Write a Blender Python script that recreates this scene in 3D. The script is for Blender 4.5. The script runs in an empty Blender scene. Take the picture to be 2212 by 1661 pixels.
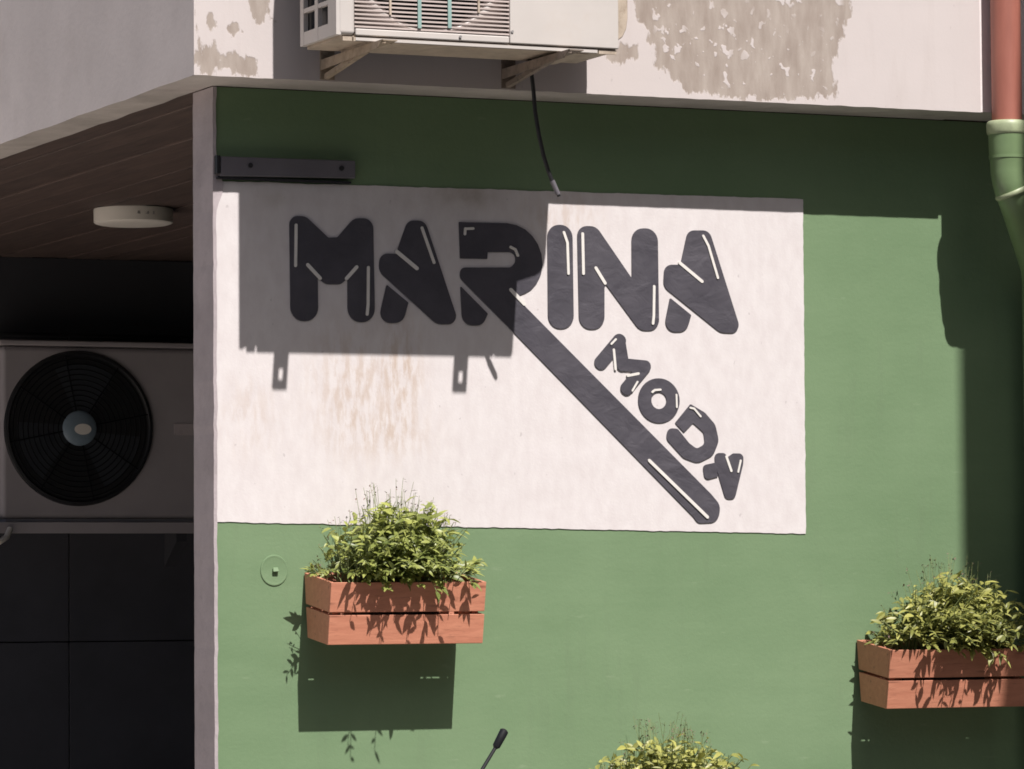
import bpy, bmesh, math, random
from math import sin, cos, pi, radians, hypot
from mathutils import Vector, Matrix, noise

random.seed(7)
S = bpy.context.scene
COL = S.collection

# ------------------------------------------------------------ camera, sky, sun
CAM = (-4.19, -9.46, 1.9)
YAW, PITCH, ROLL = radians(23.9), radians(3.0), 0.007
FOC = 8900.0                       # focal length in units of 1/2212 of the frame width
_f = Vector((sin(YAW) * cos(PITCH), cos(YAW) * cos(PITCH), sin(PITCH)))
_r = Vector((cos(YAW), -sin(YAW), 0))
_u = _r.cross(_f)
_R = _r * cos(ROLL) - _u * sin(ROLL)
_U = _u * cos(ROLL) + _r * sin(ROLL)
cd = bpy.data.cameras.new('camera')
cam = bpy.data.objects.new('camera', cd); COL.objects.link(cam)
cd.sensor_width = 36.0
cd.lens = 36.0 * FOC / 2212.0
cd.clip_end = 500
m = Matrix((( _R.x, _U.x, -_f.x, CAM[0]), (_R.y, _U.y, -_f.y, CAM[1]), (_R.z, _U.z, -_f.z, CAM[2]), (0, 0, 0, 1)))
cam.matrix_world = m
S.camera = cam
cd.dof.use_dof = False

SUN = Vector((-0.093, 1.0, -1.33)).normalized()      # the way the sunlight travels
sd = bpy.data.lights.new('sun', 'SUN'); sd.energy = 5.0; sd.angle = radians(0.5); sd.color = (1.0, 0.955, 0.92)
sun = bpy.data.objects.new('sun', sd); COL.objects.link(sun)
sun.rotation_euler = SUN.to_track_quat('-Z', 'Y').to_euler()
sun.location = (0, -8, 12)
W = bpy.data.worlds.new('World'); S.world = W; W.use_nodes = True
wn = W.node_tree.nodes; wl = W.node_tree.links
sky = wn.new('ShaderNodeTexSky'); sky.sky_type = 'NISHITA'; sky.sun_disc = False
sky.sun_elevation = math.asin(-SUN.z)
sky.sun_rotation = math.atan2(-SUN.x, -SUN.y)
sky.air_density = 0.8; sky.dust_density = 2.5; sky.ozone_density = 0.6
wl.new(sky.outputs[0], wn['Background'].inputs[0]); wn['Background'].inputs[1].default_value = 0.05
S.view_settings.view_transform = 'Standard'; S.view_settings.look = 'None'
S.view_settings.exposure = 0.38; S.view_settings.gamma = 1.0
S.view_settings.use_curve_mapping = False
S.cycles.pixel_filter_type = 'BLACKMAN_HARRIS'; S.cycles.filter_width = 1.7

def at(px, py, y=0.0):
    """point of the vertical plane at depth y, from a measured position in the photograph (2212 wide)"""
    d = _f + _R * ((px - 1106) / FOC) - _U * ((py - 830.5) / FOC)
    t = (y - CAM[1]) / d.y
    return Vector((CAM[0] + t * d.x, y, CAM[2] + t * d.z))

# ------------------------------------------------------------ materials
class NT:
    def __init__(s, name):
        s.m = bpy.data.materials.new(name); s.m.use_nodes = True
        s.n = s.m.node_tree.nodes; s.l = s.m.node_tree.links
        s.b = s.n['Principled BSDF']; s.out = s.n['Material Output']
        s._tc = None
    def tc(s):
        if s._tc is None: s._tc = s.n.new('ShaderNodeTexCoord').outputs['Object']
        return s._tc
    def put(s, sock, v):
        if hasattr(v, 'is_output') or isinstance(v, bpy.types.NodeSocket): s.l.new(v, sock)
        else:
            if sock.type == 'RGBA' and len(v) == 3: v = (*v, 1)
            sock.default_value = v
    def mapping(s, scale):
        n = s.n.new('ShaderNodeMapping'); s.l.new(s.tc(), n.inputs[0]); n.inputs['Scale'].default_value = scale
        return n.outputs[0]
    def noise(s, scale=5, detail=4, rough=.5, vec=None, dist=0):
        n = s.n.new('ShaderNodeTexNoise'); s.l.new(vec or s.tc(), n.inputs['Vector'])
        n.inputs['Scale'].default_value = scale; n.inputs['Detail'].default_value = detail
        n.inputs['Roughness'].default_value = rough; n.inputs['Distortion'].default_value = dist
        return n.outputs['Fac']
    def vor(s, scale, vec=None):
        n = s.n.new('ShaderNodeTexVoronoi'); s.l.new(vec or s.tc(), n.inputs['Vector'])
        n.inputs['Scale'].default_value = scale
        return n.outputs['Distance']
    def math(s, op, a, b=0.0, c=None):
        n = s.n.new('ShaderNodeMath'); n.operation = op
        s.put(n.inputs[0], a); s.put(n.inputs[1], b)
        if c is not None: s.put(n.inputs[2], c)
        return n.outputs[0]
    def ramp(s, v, a, b, lo=0.0, hi=1.0):
        n = s.n.new('ShaderNodeMapRange'); s.put(n.inputs[0], v)
        n.inputs[1].default_value = a; n.inputs[2].default_value = b
        n.inputs[3].default_value = lo; n.inputs[4].default_value = hi
        return n.outputs[0]
    def mix(s, f, a, b):
        n = s.n.new('ShaderNodeMix'); n.data_type = 'RGBA'
        s.put(n.inputs[0], f); s.put(n.inputs[6], a); s.put(n.inputs[7], b)
        return n.outputs[2]
    def attr(s, name):
        n = s.n.new('ShaderNodeAttribute'); n.attribute_name = name
        return n.outputs['Fac']
    def xyz(s):
        n = s.n.new('ShaderNodeSeparateXYZ'); s.l.new(s.tc(), n.inputs[0]); return n.outputs
    def col(s, v): s.put(s.b.inputs['Base Color'], v)
    def rough(s, v): s.put(s.b.inputs['Roughness'], v)
    def bump(s, h, strength=.3, dist=.01):
        n = s.n.new('ShaderNodeBump'); n.inputs['Strength'].default_value = strength
        n.inputs['Distance'].default_value = dist
        s.l.new(h, n.inputs['Height']); s.l.new(n.outputs[0], s.b.inputs['Normal'])

def plain(name, c, rough=.6, var=.12, scale=9, bump=.15, bscale=120, bdist=.002, spec=.5, metal=0, dirt=None, dirtamt=.35):
    t = NT(name)
    v = t.noise(scale, 5, .6)
    lo = tuple(x * (1 - var) for x in c); hi = tuple(min(1, x * (1 + var * .6)) for x in c)
    cc = t.mix(t.ramp(v, .3, .7), lo, hi)
    if dirt:
        d = t.ramp(t.noise(scale * 2.3, 6, .7), .52, .75)
        cc = t.mix(t.math('MULTIPLY', d, dirtamt), cc, dirt)
    t.col(cc); t.rough(rough); t.b.inputs['Specular IOR Level'].default_value = spec
    t.b.inputs['Metallic'].default_value = metal
    if bump: t.bump(t.noise(bscale, 4, .6), bump, bdist)
    return t.m

M = {}
# green wall paint: faint roller streaks and worn patches
t = NT('green_wall_paint')
a = t.noise(1.6, 4, .6); b_ = t.noise(1, 5, .65, t.mapping((2.0, 1, 14.0))); c_ = t.noise(60, 3, .6)
f_ = t.math('ADD', t.math('MULTIPLY', a, .75), t.math('MULTIPLY', b_, .25))
cc = t.mix(t.ramp(f_, .36, .64), (.138, .214, .112), (.176, .258, .142))
sp = t.ramp(t.noise(42, 2, .5), .70, .76)
cc = t.mix(t.math('MULTIPLY', sp, .25), cc, (.14, .22, .12))
sk = t.ramp(t.noise(1, 6, .7, t.mapping((14, 1, 1.6))), .56, .78)
cc = t.mix(t.math('MULTIPLY', sk, .34), cc, (.125, .16, .10))
vr = t.n.new('ShaderNodeTexVoronoi'); vr.feature = 'DISTANCE_TO_EDGE'; t.l.new(t.mapping((1.6, 1, 1.1)), vr.inputs['Vector']); vr.inputs['Scale'].default_value = 1.3
ck = t.math('MULTIPLY', t.ramp(vr.outputs['Distance'], .0, .003, 1, 0), t.ramp(t.noise(3, 3, .5), .5, .62, 0, .25))
sc = t.math('MULTIPLY', t.ramp(t.noise(1, 4, .6, t.mapping((9, 1, 40))), .66, .72), .30)
cc = t.mix(sc, cc, (.26, .33, .21))
t.col(cc); t.rough(.62); t.b.inputs['Specular IOR Level'].default_value = .3
t.bump(t.math('ADD', t.math('MULTIPLY', t.noise(90, 4, .6), .4), t.noise(7, 3, .5)), .25, .006)
M['green'] = t.m

def white_plaster(name, base, bare=False):
    t = NT(name)
    n1 = t.noise(3, 5, .6); n2 = t.noise(1, 5, .6, t.mapping((22, 1, 3.0)))
    cc = t.mix(t.ramp(n1, .3, .7), tuple(x * .93 for x in base), base)
    cc = t.mix(t.ramp(n2, .55, .8, 0, .35), cc, tuple(x * k for x, k in zip(base, (.82, .80, .78))))
    spk = t.ramp(t.noise(75, 2, .5, t.mapping((1, 1, .6))), .735, .77)
    cc = t.mix(t.math('MULTIPLY', spk, .4), cc, (.36, .32, .31))
    h = t.noise(150, 3, .6)
    if bare:
        at_ = t.attr('bare')
        e = t.noise(1, 5, .65, t.mapping((75, 1, 32)))
        e2 = t.noise(1, 4, .6, t.mapping((26, 1, 13)))
        v = t.math('ADD', at_, t.math('MULTIPLY', t.math('SUBTRACT', e, .5), .05))
        v = t.math('ADD', v, t.math('MULTIPLY', t.math('SUBTRACT', e2, .5), .085))
        mask = t.ramp(v, -.0035, .0035)
        fl = t.ramp(t.noise(1, 2, .55, t.mapping((40, 1, 34)), .25), .60, .63)
        cl = t.ramp(t.noise(1, 2, .5, t.mapping((9, 1, 6))), .42, .56)
        fleck = t.math('MULTIPLY', t.math('MULTIPLY', fl, cl), t.ramp(at_, .012, .03))
        mask = t.math('MULTIPLY', mask, t.math('SUBTRACT', 1.0, fleck))
        g = t.mix(t.ramp(t.noise(1, 5, .6, t.mapping((34, 1, 9))), .3, .7), (.29, .238, .205), (.40, .345, .305))
        cc = t.mix(mask, cc, g)
        h = t.math('ADD', t.math('MULTIPLY', h, .25), t.math('MULTIPLY', t.math('SUBTRACT', 1.0, mask), .8))
    t.col(cc); t.rough(.78); t.b.inputs['Specular IOR Level'].default_value = .25
    t.bump(h, .35, .003)
    return t.m
M['upper'] = white_plaster('white_upper_plaster', (.565, .51, .495), True)
M['soffit'] = plain('soffit_plaster', (.47, .43, .405), .85, .22, 5, .4, 60, .004, dirt=(.25, .21, .19))
M['side'] = plain('side_wall_plaster', (.76, .70, .685), .85, .10, 3, .3, 70, .004, dirt=(.60, .54, .52), dirtamt=.35)

# white sign paint with rust coloured drips
t = NT('white_sign_paint')
base = (.655, .615, .61)
n1 = t.noise(1, 5, .6, t.mapping((30, 1, 16)))
cc = t.mix(t.ramp(n1, .35, .75), base, tuple(x * k for x, k in zip(base, (.90, .88, .88))))
st = t.attr('stain'); rs = t.noise(1, 5, .65, t.mapping((55, 1, 14)))
cc = t.mix(t.math('MULTIPLY', st, t.ramp(rs, .44, .60, .08, 1.0)), cc, (.44, .315, .225))
gr = t.attr('grime')
cc = t.mix(t.math('MULTIPLY', gr, t.ramp(t.noise(14, 4, .6), .35, .65, .2, 1.0)), cc, (.30, .25, .19))
sp = t.ramp(t.noise(1, 2, .5, t.mapping((60, 1, 40))), .725, .755)
cc = t.mix(t.math('MULTIPLY', sp, .45), cc, (.38, .34, .34))
t.col(cc); t.rough(.6); t.b.inputs['Specular IOR Level'].default_value = .3
t.bump(t.math('ADD', t.math('MULTIPLY', t.noise(160, 3, .6), .5), t.math('MULTIPLY', t.noise(10, 3, .5), .6)), .25, .003)
M['sign'] = t.m

t = NT('black_letter_film')
cc = t.mix(t.ramp(t.noise(11, 4, .6), .3, .7), (.058, .054, .066), (.084, .078, .092))
t.col(cc); t.rough(t.ramp(t.noise(9, 3, .6), .3, .7, .45, .6)); t.b.inputs['Specular IOR Level'].default_value = .3
t.bump(t.noise(1, 3, .5, t.mapping((16, 1, 22)), .6), .35, .012)
M['letter'] = t.m
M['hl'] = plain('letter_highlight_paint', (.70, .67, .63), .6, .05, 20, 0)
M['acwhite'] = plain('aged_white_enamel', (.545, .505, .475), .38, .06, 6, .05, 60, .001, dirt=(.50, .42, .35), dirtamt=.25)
M['slat'] = plain('aged_white_slat', (.52, .44, .41), .45, .08, 12, 0, dirt=(.45, .36, .30))
M['acbeige'] = plain('grimy_beige_metal', (.47, .39, .31), .55, .22, 14, .2, 80, .002, dirt=(.17, .12, .08), dirtamt=.6)
M['grimy'] = plain('dark_grimy_metal', (.24, .19, .155), .65, .3, 22, .3, 70, .002, dirt=(.06, .045, .035), dirtamt=.8)
M['rusty'] = plain('rusty_beige_metal', (.36, .285, .21), .6, .3, 22, .3, 70, .002, dirt=(.13, .075, .045), dirtamt=.8)
M['acgrey'] = plain('grey_enamel', (.33, .30, .31), .5, .08, 6, .05)  # plain grey enamel for casing, shelf and window frames
M['teal'] = plain('teal_strut', (.27, .40, .37), .5, .1, 20, 0)
M['black'] = plain('black_plastic', (.012, .012, .014), .5, .1, 20, .05)
M['mattblack'] = plain('matt_black_wire', (.010, .010, .012), .95, .1, 20, 0, spec=.05)
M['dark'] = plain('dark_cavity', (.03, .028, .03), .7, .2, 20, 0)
M['fan'] = plain('fan_blade_plastic', (.03, .033, .04), .45, .1, 20, 0)
M['hub'] = plain('blue_fan_hub', (.17, .22, .26), .35, .2, 14, 0)
M['concrete'] = plain('grey_wall_end', (.40, .35, .36), .85, .16, 6, .4, 60, .004, dirt=(.2, .18, .17))
M['strip'] = plain('grey_metal_strip', (.145, .135, .15), .5, .12, 10, .1, 60, .001, metal=.1)
M['steel'] = plain('dull_steel', (.45, .43, .42), .4, .1, 10, 0, metal=.6)
M['tile'] = plain('anthracite_tile', (.055, .055, .066), .45, .18, 4, .1, 40, .001)
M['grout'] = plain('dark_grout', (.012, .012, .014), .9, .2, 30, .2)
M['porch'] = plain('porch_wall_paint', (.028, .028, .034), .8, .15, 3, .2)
M['lamp'] = plain('lamp_white_plastic', (.70, .66, .60), .45, .04, 10, 0)
M['asphalt'] = plain('asphalt', (.055, .055, .057), .9, .2, 12, .6, 250, .006)
M['paving'] = plain('pavement_concrete', (.22, .21, .20), .85, .15, 5, .4, 120, .004)
M['bouncepaving'] = plain('pale_bounce_paving', (.60, .54, .48), .85, .12, 4, .3, 90, .004)  # kept pale so the unseen ground bounces light upwards
M['render'] = plain('grey_render', (.30, .28, .26), .85, .1, 3, .3, 60, .004)
M['soil'] = plain('potting_soil', (.025, .017, .012), .95, .3, 60, .6, 90, .01)
M['pot'] = plain('dark_pot_plastic', (.018, .017, .017), .6, .1, 20, 0)
M['carpaint'] = plain('dark_car_paint', (.04, .045, .055), .25, .05, 5, 0)
M['glass'] = plain('dark_car_glass', (.015, .017, .02), .06, .05, 5, 0)
M['rubber'] = plain('tyre_rubber', (.02, .02, .02), .8, .1, 20, .2)
M['pipeleft'] = None
t = NT('terracotta_pipe_paint')
cc = t.mix(t.ramp(t.noise(1, 4, .6, t.mapping((30, 30, 5))), .3, .7), (.31, .108, .078), (.38, .14, .102))
t.col(cc); t.rough(.5); t.bump(t.noise(60, 3, .5), .1, .002); M['terra'] = t.m
M['pipegreen'] = plain('green_pipe_paint', (.17, .245, .12), .33, .08, 10, .08, 40, .002, dirt=(.14, .2, .11))
M['rim'] = plain('rim_highlight_paint', (.36, .41, .25), .45, .18, 30, .1, dirt=(.25, .28, .18))  # paler green puts the highlight of collar and bead into the colour

# stained planter wood
def wood(name, c, dk, sc, rough=.6, boards=True):
    t = NT(name)
    g = t.noise(1, 6, .65, t.mapping(sc), .4)
    w = t.noise(1, 3, .5, t.mapping(tuple(x * 3.2 for x in sc)))
    cc = t.mix(t.ramp(g, .32, .68), dk, c)
    cc = t.mix(t.ramp(w, .60, .72, 0, .45), cc, tuple(x * .55 for x in dk))
    kn = t.ramp(t.vor(1, t.mapping(tuple(x * .55 for x in sc))), .05, .16, .6, 0)
    cc = t.mix(kn, cc, tuple(x * .35 for x in dk))
    oi = t.n.new('ShaderNodeObjectInfo')
    hs = t.n.new('ShaderNodeHueSaturation'); t.l.new(cc, hs.inputs['Color'])
    t.l.new(t.ramp(oi.outputs['Random'], 0, 1, .86, 1.1), hs.inputs['Value'])
    t.col(hs.outputs[0]); t.rough(rough); t.bump(g, .4, .003)
    return t.m
M['planter'] = wood('terracotta_stained_wood', (.56, .235, .145), (.46, .178, .108), (9, 60, 60))
M['ceilwood'] = wood('dark_brown_ceiling_wood', (.105, .068, .056), (.055, .036, .031), (45, 3.5, 45), .7)

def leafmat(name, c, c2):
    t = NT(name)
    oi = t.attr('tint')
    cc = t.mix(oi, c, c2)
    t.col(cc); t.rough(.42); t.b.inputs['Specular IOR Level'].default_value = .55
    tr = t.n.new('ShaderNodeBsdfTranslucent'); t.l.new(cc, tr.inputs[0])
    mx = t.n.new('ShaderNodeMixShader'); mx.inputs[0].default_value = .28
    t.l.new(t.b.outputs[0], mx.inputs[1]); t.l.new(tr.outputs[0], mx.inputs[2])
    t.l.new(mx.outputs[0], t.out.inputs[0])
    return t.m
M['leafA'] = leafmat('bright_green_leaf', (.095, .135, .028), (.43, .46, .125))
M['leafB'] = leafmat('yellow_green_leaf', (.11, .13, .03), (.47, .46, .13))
M['bud'] = plain('mauve_brown_bud', (.20, .12, .10), .7, .3, 30, 0)
M['stem'] = plain('pale_green_stem', (.20, .24, .09), .6, .2, 30, 0)

# ------------------------------------------------------------ mesh helpers
class MB:
    def __init__(s): s.v = []; s.f = []; s.at = {}
    def add(s, vs, fs):
        k = len(s.v); s.v += [tuple(v) for v in vs]; s.f += [tuple(i + k for i in f) for f in fs]; return s
    def box(s, x0, x1, y0, y1, z0, z1):
        x0, x1 = min(x0, x1), max(x0, x1); y0, y1 = min(y0, y1), max(y0, y1); z0, z1 = min(z0, z1), max(z0, z1)
        return s.hexa([(x0, y0, z0), (x1, y0, z0), (x1, y1, z0), (x0, y1, z0), (x0, y0, z1), (x1, y0, z1), (x1, y1, z1), (x0, y1, z1)])
    def hexa(s, p):
        return s.add(p, [(0, 3, 2, 1), (4, 5, 6, 7), (0, 1, 5, 4), (1, 2, 6, 5), (2, 3, 7, 6), (3, 0, 4, 7)])
    def tube(s, pts, r, n=12, cap=True):
        pts = [Vector(p) for p in pts]; rs = r if isinstance(r, (list, tuple)) else [r] * len(pts)
        k = len(s.v); up = Vector((0, 0, 1)); last = None
        for i, p in enumerate(pts):
            d = (pts[min(i + 1, len(pts) - 1)] - pts[max(i - 1, 0)]).normalized()
            if last is None:
                a = d.cross(up)
                if a.length < 1e-3: a = d.cross(Vector((0, 1, 0)))
                a.normalize()
            else:
                a = last - d * last.dot(d); a.normalize()
            last = a; b = d.cross(a)
            for j in range(n):
                q = 2 * pi * j / n
                s.v.append(tuple(p + (a * cos(q) + b * sin(q)) * rs[i]))
        for i in range(len(pts) - 1):
            for j in range(n):
                a0 = k + i * n + j; a1 = k + i * n + (j + 1) % n
                s.f.append((a0, a1, a1 + n, a0 + n))
        if cap:
            s.f.append(tuple(k + j for j in range(n))[::-1]); s.f.append(tuple(k + (len(pts) - 1) * n + j for j in range(n)))
        return s
    def prism(s, poly, y0, y1, hole=None):
        """poly = [(x,z)] facing -y; y0 front (smaller), y1 back"""
        n = len(poly)
        ar = sum(poly[i][0] * poly[(i + 1) % n][1] - poly[(i + 1) % n][0] * poly[i][1] for i in range(n))
        if ar < 0: poly = poly[::-1]
        if hole is None:
            vs = [(x, y0, z) for x, z in poly] + [(x, y1, z) for x, z in poly]
            fs = [tuple(range(n)), tuple(range(2 * n - 1, n - 1, -1))]
            fs += [(i, i + n, (i + 1) % n + n, (i + 1) % n) for i in range(n)]
            return s.add(vs, fs)
        # ring: poly and hole have the same count
        if sum(hole[i][0] * hole[(i + 1) % n][1] - hole[(i + 1) % n][0] * hole[i][1] for i in range(n)) < 0: hole = hole[::-1]
        k0 = min(range(n), key=lambda i: hypot(hole[i][0] - poly[0][0], hole[i][1] - poly[0][1]))
        hole = hole[k0:] + hole[:k0]
        vs = [(x, y0, z) for x, z in poly] + [(x, y0, z) for x, z in hole] + [(x, y1, z) for x, z in poly] + [(x, y1, z) for x, z in hole]
        fs = []
        for i in range(n):
            j = (i + 1) % n
            fs += [(i, j, n + j, n + i), (2 * n + j, 2 * n + i, 3 * n + i, 3 * n + j),
                   (i, 2 * n + i, 2 * n + j, j), (n + j, 3 * n + j, 3 * n + i, n + i)]
        return s.add(vs, fs)
    def build(s, name, mat, parent=None, bevel=0, smooth=False, segs=2):
        me = bpy.data.meshes.new(name)
        off = Vector((0, 0, 0))
        p = parent
        while p is not None:
            off += p.location; p = p.parent
        me.from_pydata([tuple(Vector(v) - off) for v in s.v], [], s.f)
        for an, vals in s.at.items():
            a = me.attributes.new(an, 'FLOAT', 'POINT'); a.data.foreach_set('value', vals)
        mats = mat if isinstance(mat, list) else [mat]
        for q in mats: me.materials.append(q)
        bm = bmesh.new(); bm.from_mesh(me)
        big = [f for f in bm.faces if len(f.verts) > 4]
        if big: bmesh.ops.triangulate(bm, faces=big, ngon_method='EAR_CLIP')
        bm.to_mesh(me); bm.free()
        if smooth:
            me.polygons.foreach_set('use_smooth', [True] * len(me.polygons))
            me.set_sharp_from_angle(angle=radians(40))
        o = bpy.data.objects.new(name, me); COL.objects.link(o)
        if parent is not None: o.parent = parent
        if bevel:
            md = o.modifiers.new('bevel', 'BEVEL'); md.width = bevel; md.segments = segs; md.limit_method = 'ANGLE'; md.angle_limit = radians(50)
            for pl in me.polygons: pl.use_smooth = True
            md.harden_normals = True
        return o

def thing(name, label, cat, loc, group=None):
    o = bpy.data.objects.new(name, None); COL.objects.link(o)
    o.location = loc; o.empty_display_size = .1
    o['label'] = label; o['category'] = cat
    if group: o['group'] = group
    return o
def tag(o, label, cat, group=None):
    o['label'] = label; o['category'] = cat
    if group: o['group'] = group
    return o
def kind(o, k): o['kind'] = k; return o

def fillet(poly):
    """polygon corners (x, z, r) -> outline with rounded corners"""
    out = []; n = len(poly)
    for i in range(n):
        p0 = Vector(poly[i - 1][:2]); p = Vector(poly[i][:2]); p1 = Vector(poly[(i + 1) % n][:2]); r = poly[i][2]
        a = (p0 - p); b = (p1 - p); la, lb = a.length, b.length
        if la < 1e-6 or lb < 1e-6: continue
        a.normalize(); b.normalize()
        ang = math.acos(max(-1, min(1, a.dot(b))))
        if r <= 1e-5 or ang > 3.0: out.append(tuple(p)); continue
        d = r / math.tan(ang / 2)
        lim = min(la, lb) * .499
        if d > lim: d = lim; r = d * math.tan(ang / 2)
        s = p + a * d; e = p + b * d
        cen = p + (a + b).normalized() * (r / sin(ang / 2))
        va = s - cen; vb = e - cen
        aa = math.atan2(va.y, va.x); ab = math.atan2(vb.y, vb.x)
        da = (ab - aa + pi) % (2 * pi) - pi
        k = max(2, int(abs(da) / .22))
        for j in range(k + 1):
            q = aa + da * j / k
            out.append((cen.x + r * cos(q), cen.y + r * sin(q)))
    return out

def bar2d(mb, x0, z0, x1, z1, w, ya, yb, round_=True):
    d = Vector((x1 - x0, z1 - z0)); L = d.length; d.normalize(); n = Vector((-d.y, d.x)) * w / 2
    p = Vector((x0, z0)); q = Vector((x1, z1)); pts = []
    k = 5 if round_ else 1
    for j in range(k + 1):
        a = pi / 2 + pi * j / k
        pts.append(tuple(p + (d * cos(a)) * w / 2 + n * sin(a)))
    for j in range(k + 1):
        a = -pi / 2 + pi * j / k
        pts.append(tuple(q + (d * cos(a)) * w / 2 + n * sin(a)))
    mb.prism(pts, ya, yb)

def sdf(poly, x, z):
    """signed distance to a polygon, positive inside"""
    ins = False; best = 9.
    n = len(poly)
    for i in range(n):
        x0, z0 = poly[i]; x1, z1 = poly[(i + 1) % n]
        if (z0 > z) != (z1 > z) and x < (x1 - x0) * (z - z0) / (z1 - z0) + x0: ins = not ins
        dx, dz = x1 - x0, z1 - z0; L = dx * dx + dz * dz
        t_ = max(0, min(1, ((x - x0) * dx + (z - z0) * dz) / L)) if L else 0
        best = min(best, hypot(x - x0 - t_ * dx, z - z0 - t_ * dz))
    return best if ins else -best

# ------------------------------------------------------------ ground and street
kind(MB().add([(-60, -90, 0), (60, -90, 0), (60, 60, 0), (-60, 60, 0)], [(0, 1, 2, 3)]).build('road', M['asphalt']), 'structure')
kind(MB().box(-2.2, 30, -2.4, -0.0, -.1, .13).build('pavement', M['paving'], bevel=.01), 'structure')

kind(MB().box(-14, -2.3, -3, 40, -.1, .05).build('path', M['bouncepaving']), 'structure')  # unseen pale lane, added to bounce sunlight onto the side wall
kind(MB().box(-2.199, 2.0, .15, 7.5, .131, .14).build('path', M['bouncepaving']), 'structure')  # same pale paving, bouncing light into the porch

# ------------------------------------------------------------ the building
P = .197; ZS = 3.16; XC = -.911; XW = -.79; TW = .14; YB = 5.2; XR = 1.255
B = thing('shop_building', 'corner shop building with sunlit green ground floor wall, white upper storey and dark side porch', 'building', (0, 0, 0))
# green front wall (a thick screen wall; its end face shows at the corner)
mb = MB().box(XW, 6.0, 0, TW, 0, ZS)
mb.build('front_wall', M['green'], B)
# grey wall end with a chipped edge
mb = MB(); pts = []
n = 90
vs = []
for i in range(n + 1):
    z = ZS * i / n if i else .0
    z = 1.2 + (ZS - 1.2) * i / n
    j = .0010 * noise.noise(Vector((0, 3, z * 9))) + .0012 * noise.noise(Vector((0, 3, z * 31)))
    e = .004
    if 2.86 < z < 2.97: e += .022 * (1 - abs(z - 2.915) / .055)
    vs += [(XW - .004 + j, -.002 - max(0, j), z), (XW - .004 + .6 * j, TW + .003, z), (XW + e + j * 2, -.0045, z)]
fs = []
for i in range(n):
    a = i * 3
    fs += [(a, a + 3, a + 4, a + 1), (a + 2, a + 5, a + 3, a)]
mb.add(vs, fs); mb.build('wall_end', M['concrete'], B)
MB().box(XW - .004, XW - .0005, .0, TW, .13, 1.2).build('wall_end', M['concrete'], B)

# upper wall: thick band face with flaked plaster
def px2(poly, y): return [(at(a, b, y).x, at(a, b, y).z) for a, b in poly]
BARE = [px2([(1376, -80), (1361, 0), (1372, 30), (1399, 72), (1393, 85), (1412, 112), (1420, 140), (1438, 150), (1450, 172), (1474, 176), (1490, 193), (1540, 197), (1566, 206), (1640, 214), (1690, 204),
             (1712, 214), (1800, 209), (1806, 160), (1810, 100), (1819, 58), (1832, 28), (1850, -80)], -P),
        px2([(1300, 118), (1345, 96), (1378, 98), (1378, 122), (1352, 128), (1310, 132)], -P),
        px2([(448, 122), (470, 118), (500, 120), (525, 126), (542, 158), (500, 160), (452, 158)], -P),
        px2([(424, 82), (434, 90), (438, 130), (430, 146), (423, 120)], -P),
        px2([(548, -30), (580, -30), (578, 22), (568, 42), (552, 40), (545, 20)], -P),
        px2([(418, -10), (436, -5), (432, 30), (426, 60), (419, 40)], -P),
        px2([(535, -60), (584, -60), (583, 40), (572, 56), (556, 50), (540, 22)], -P), px2([(440, 112), (462, 98), (476, 112), (520, 116), (548, 132), (556, 160), (432, 158)], -P), px2([(448, 40), (456, 38), (458, 50), (450, 54)], -P), px2([(500, 60), (520, 56), (526, 70), (508, 76)], -P)]
mb = MB(); ZT = 3.46; nx, nz = 400, 58; att = []
for j in range(nz + 1):
    for i in range(nx + 1):
        x = XC + (XR - XC) * i / nx; z = ZS + (ZT - ZS) * j / nz
        jz = 0
        if j == 0: jz = .0016 * noise.noise(Vector((x * 22, 1, 0)))
        mb.v.append((x, -P, z + jz)); att.append(max(sdf(q, x, z) for q in BARE))
for j in range(nz):
    for i in range(nx):
        a = j * (nx + 1) + i
        mb.f.append((a, a + 1, a + nx + 2, a + nx + 1))
k = len(mb.v)
mb.v += [(XC, -P, 6.4), (XR, -P, 6.4)]; mb.f.append((nz * (nx + 1), nz * (nx + 1) + nx, k + 1, k)); att += [-.5, -.5]
# right return of the band
k = len(mb.v); mb.v += [(XR, -P, ZS), (XR, -.191, ZS), (XR, -.191, 6.4), (XR, -P, 6.4)]; mb.f.append((k, k + 1, k + 2, k + 3)); att += [-.5] * 4
mb.at['bare'] = att
mb.build('upper_wall', M['upper'], B)
MB().add([(XR, -.191, ZS + .002), (6, -.191, ZS + .002), (6, -.191, 6.4), (XR, -.191, 6.4)], [(0, 1, 2, 3)]).build('upper_wall', M['side'], B)
# side wall of the upper storey along the lane
vs = []; fs = []; ny = 60
for i in range(ny + 1):
    y = -P + (7.5 + P) * i / ny
    j = .004 * noise.noise(Vector((7, y * 5, 0)))
    vs += [(XC, y, ZS + (j if i else 0)), (XC, y, 6.4)]
for i in range(ny): fs.append((i * 2, i * 2 + 1, i * 2 + 3, i * 2 + 2))
MB().add(vs, fs).build('side_wall', M['side'], B)
MB().box(XC, 6, -P, 7.5, 6.4, 6.5).build('roof', M['render'], B)
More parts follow.
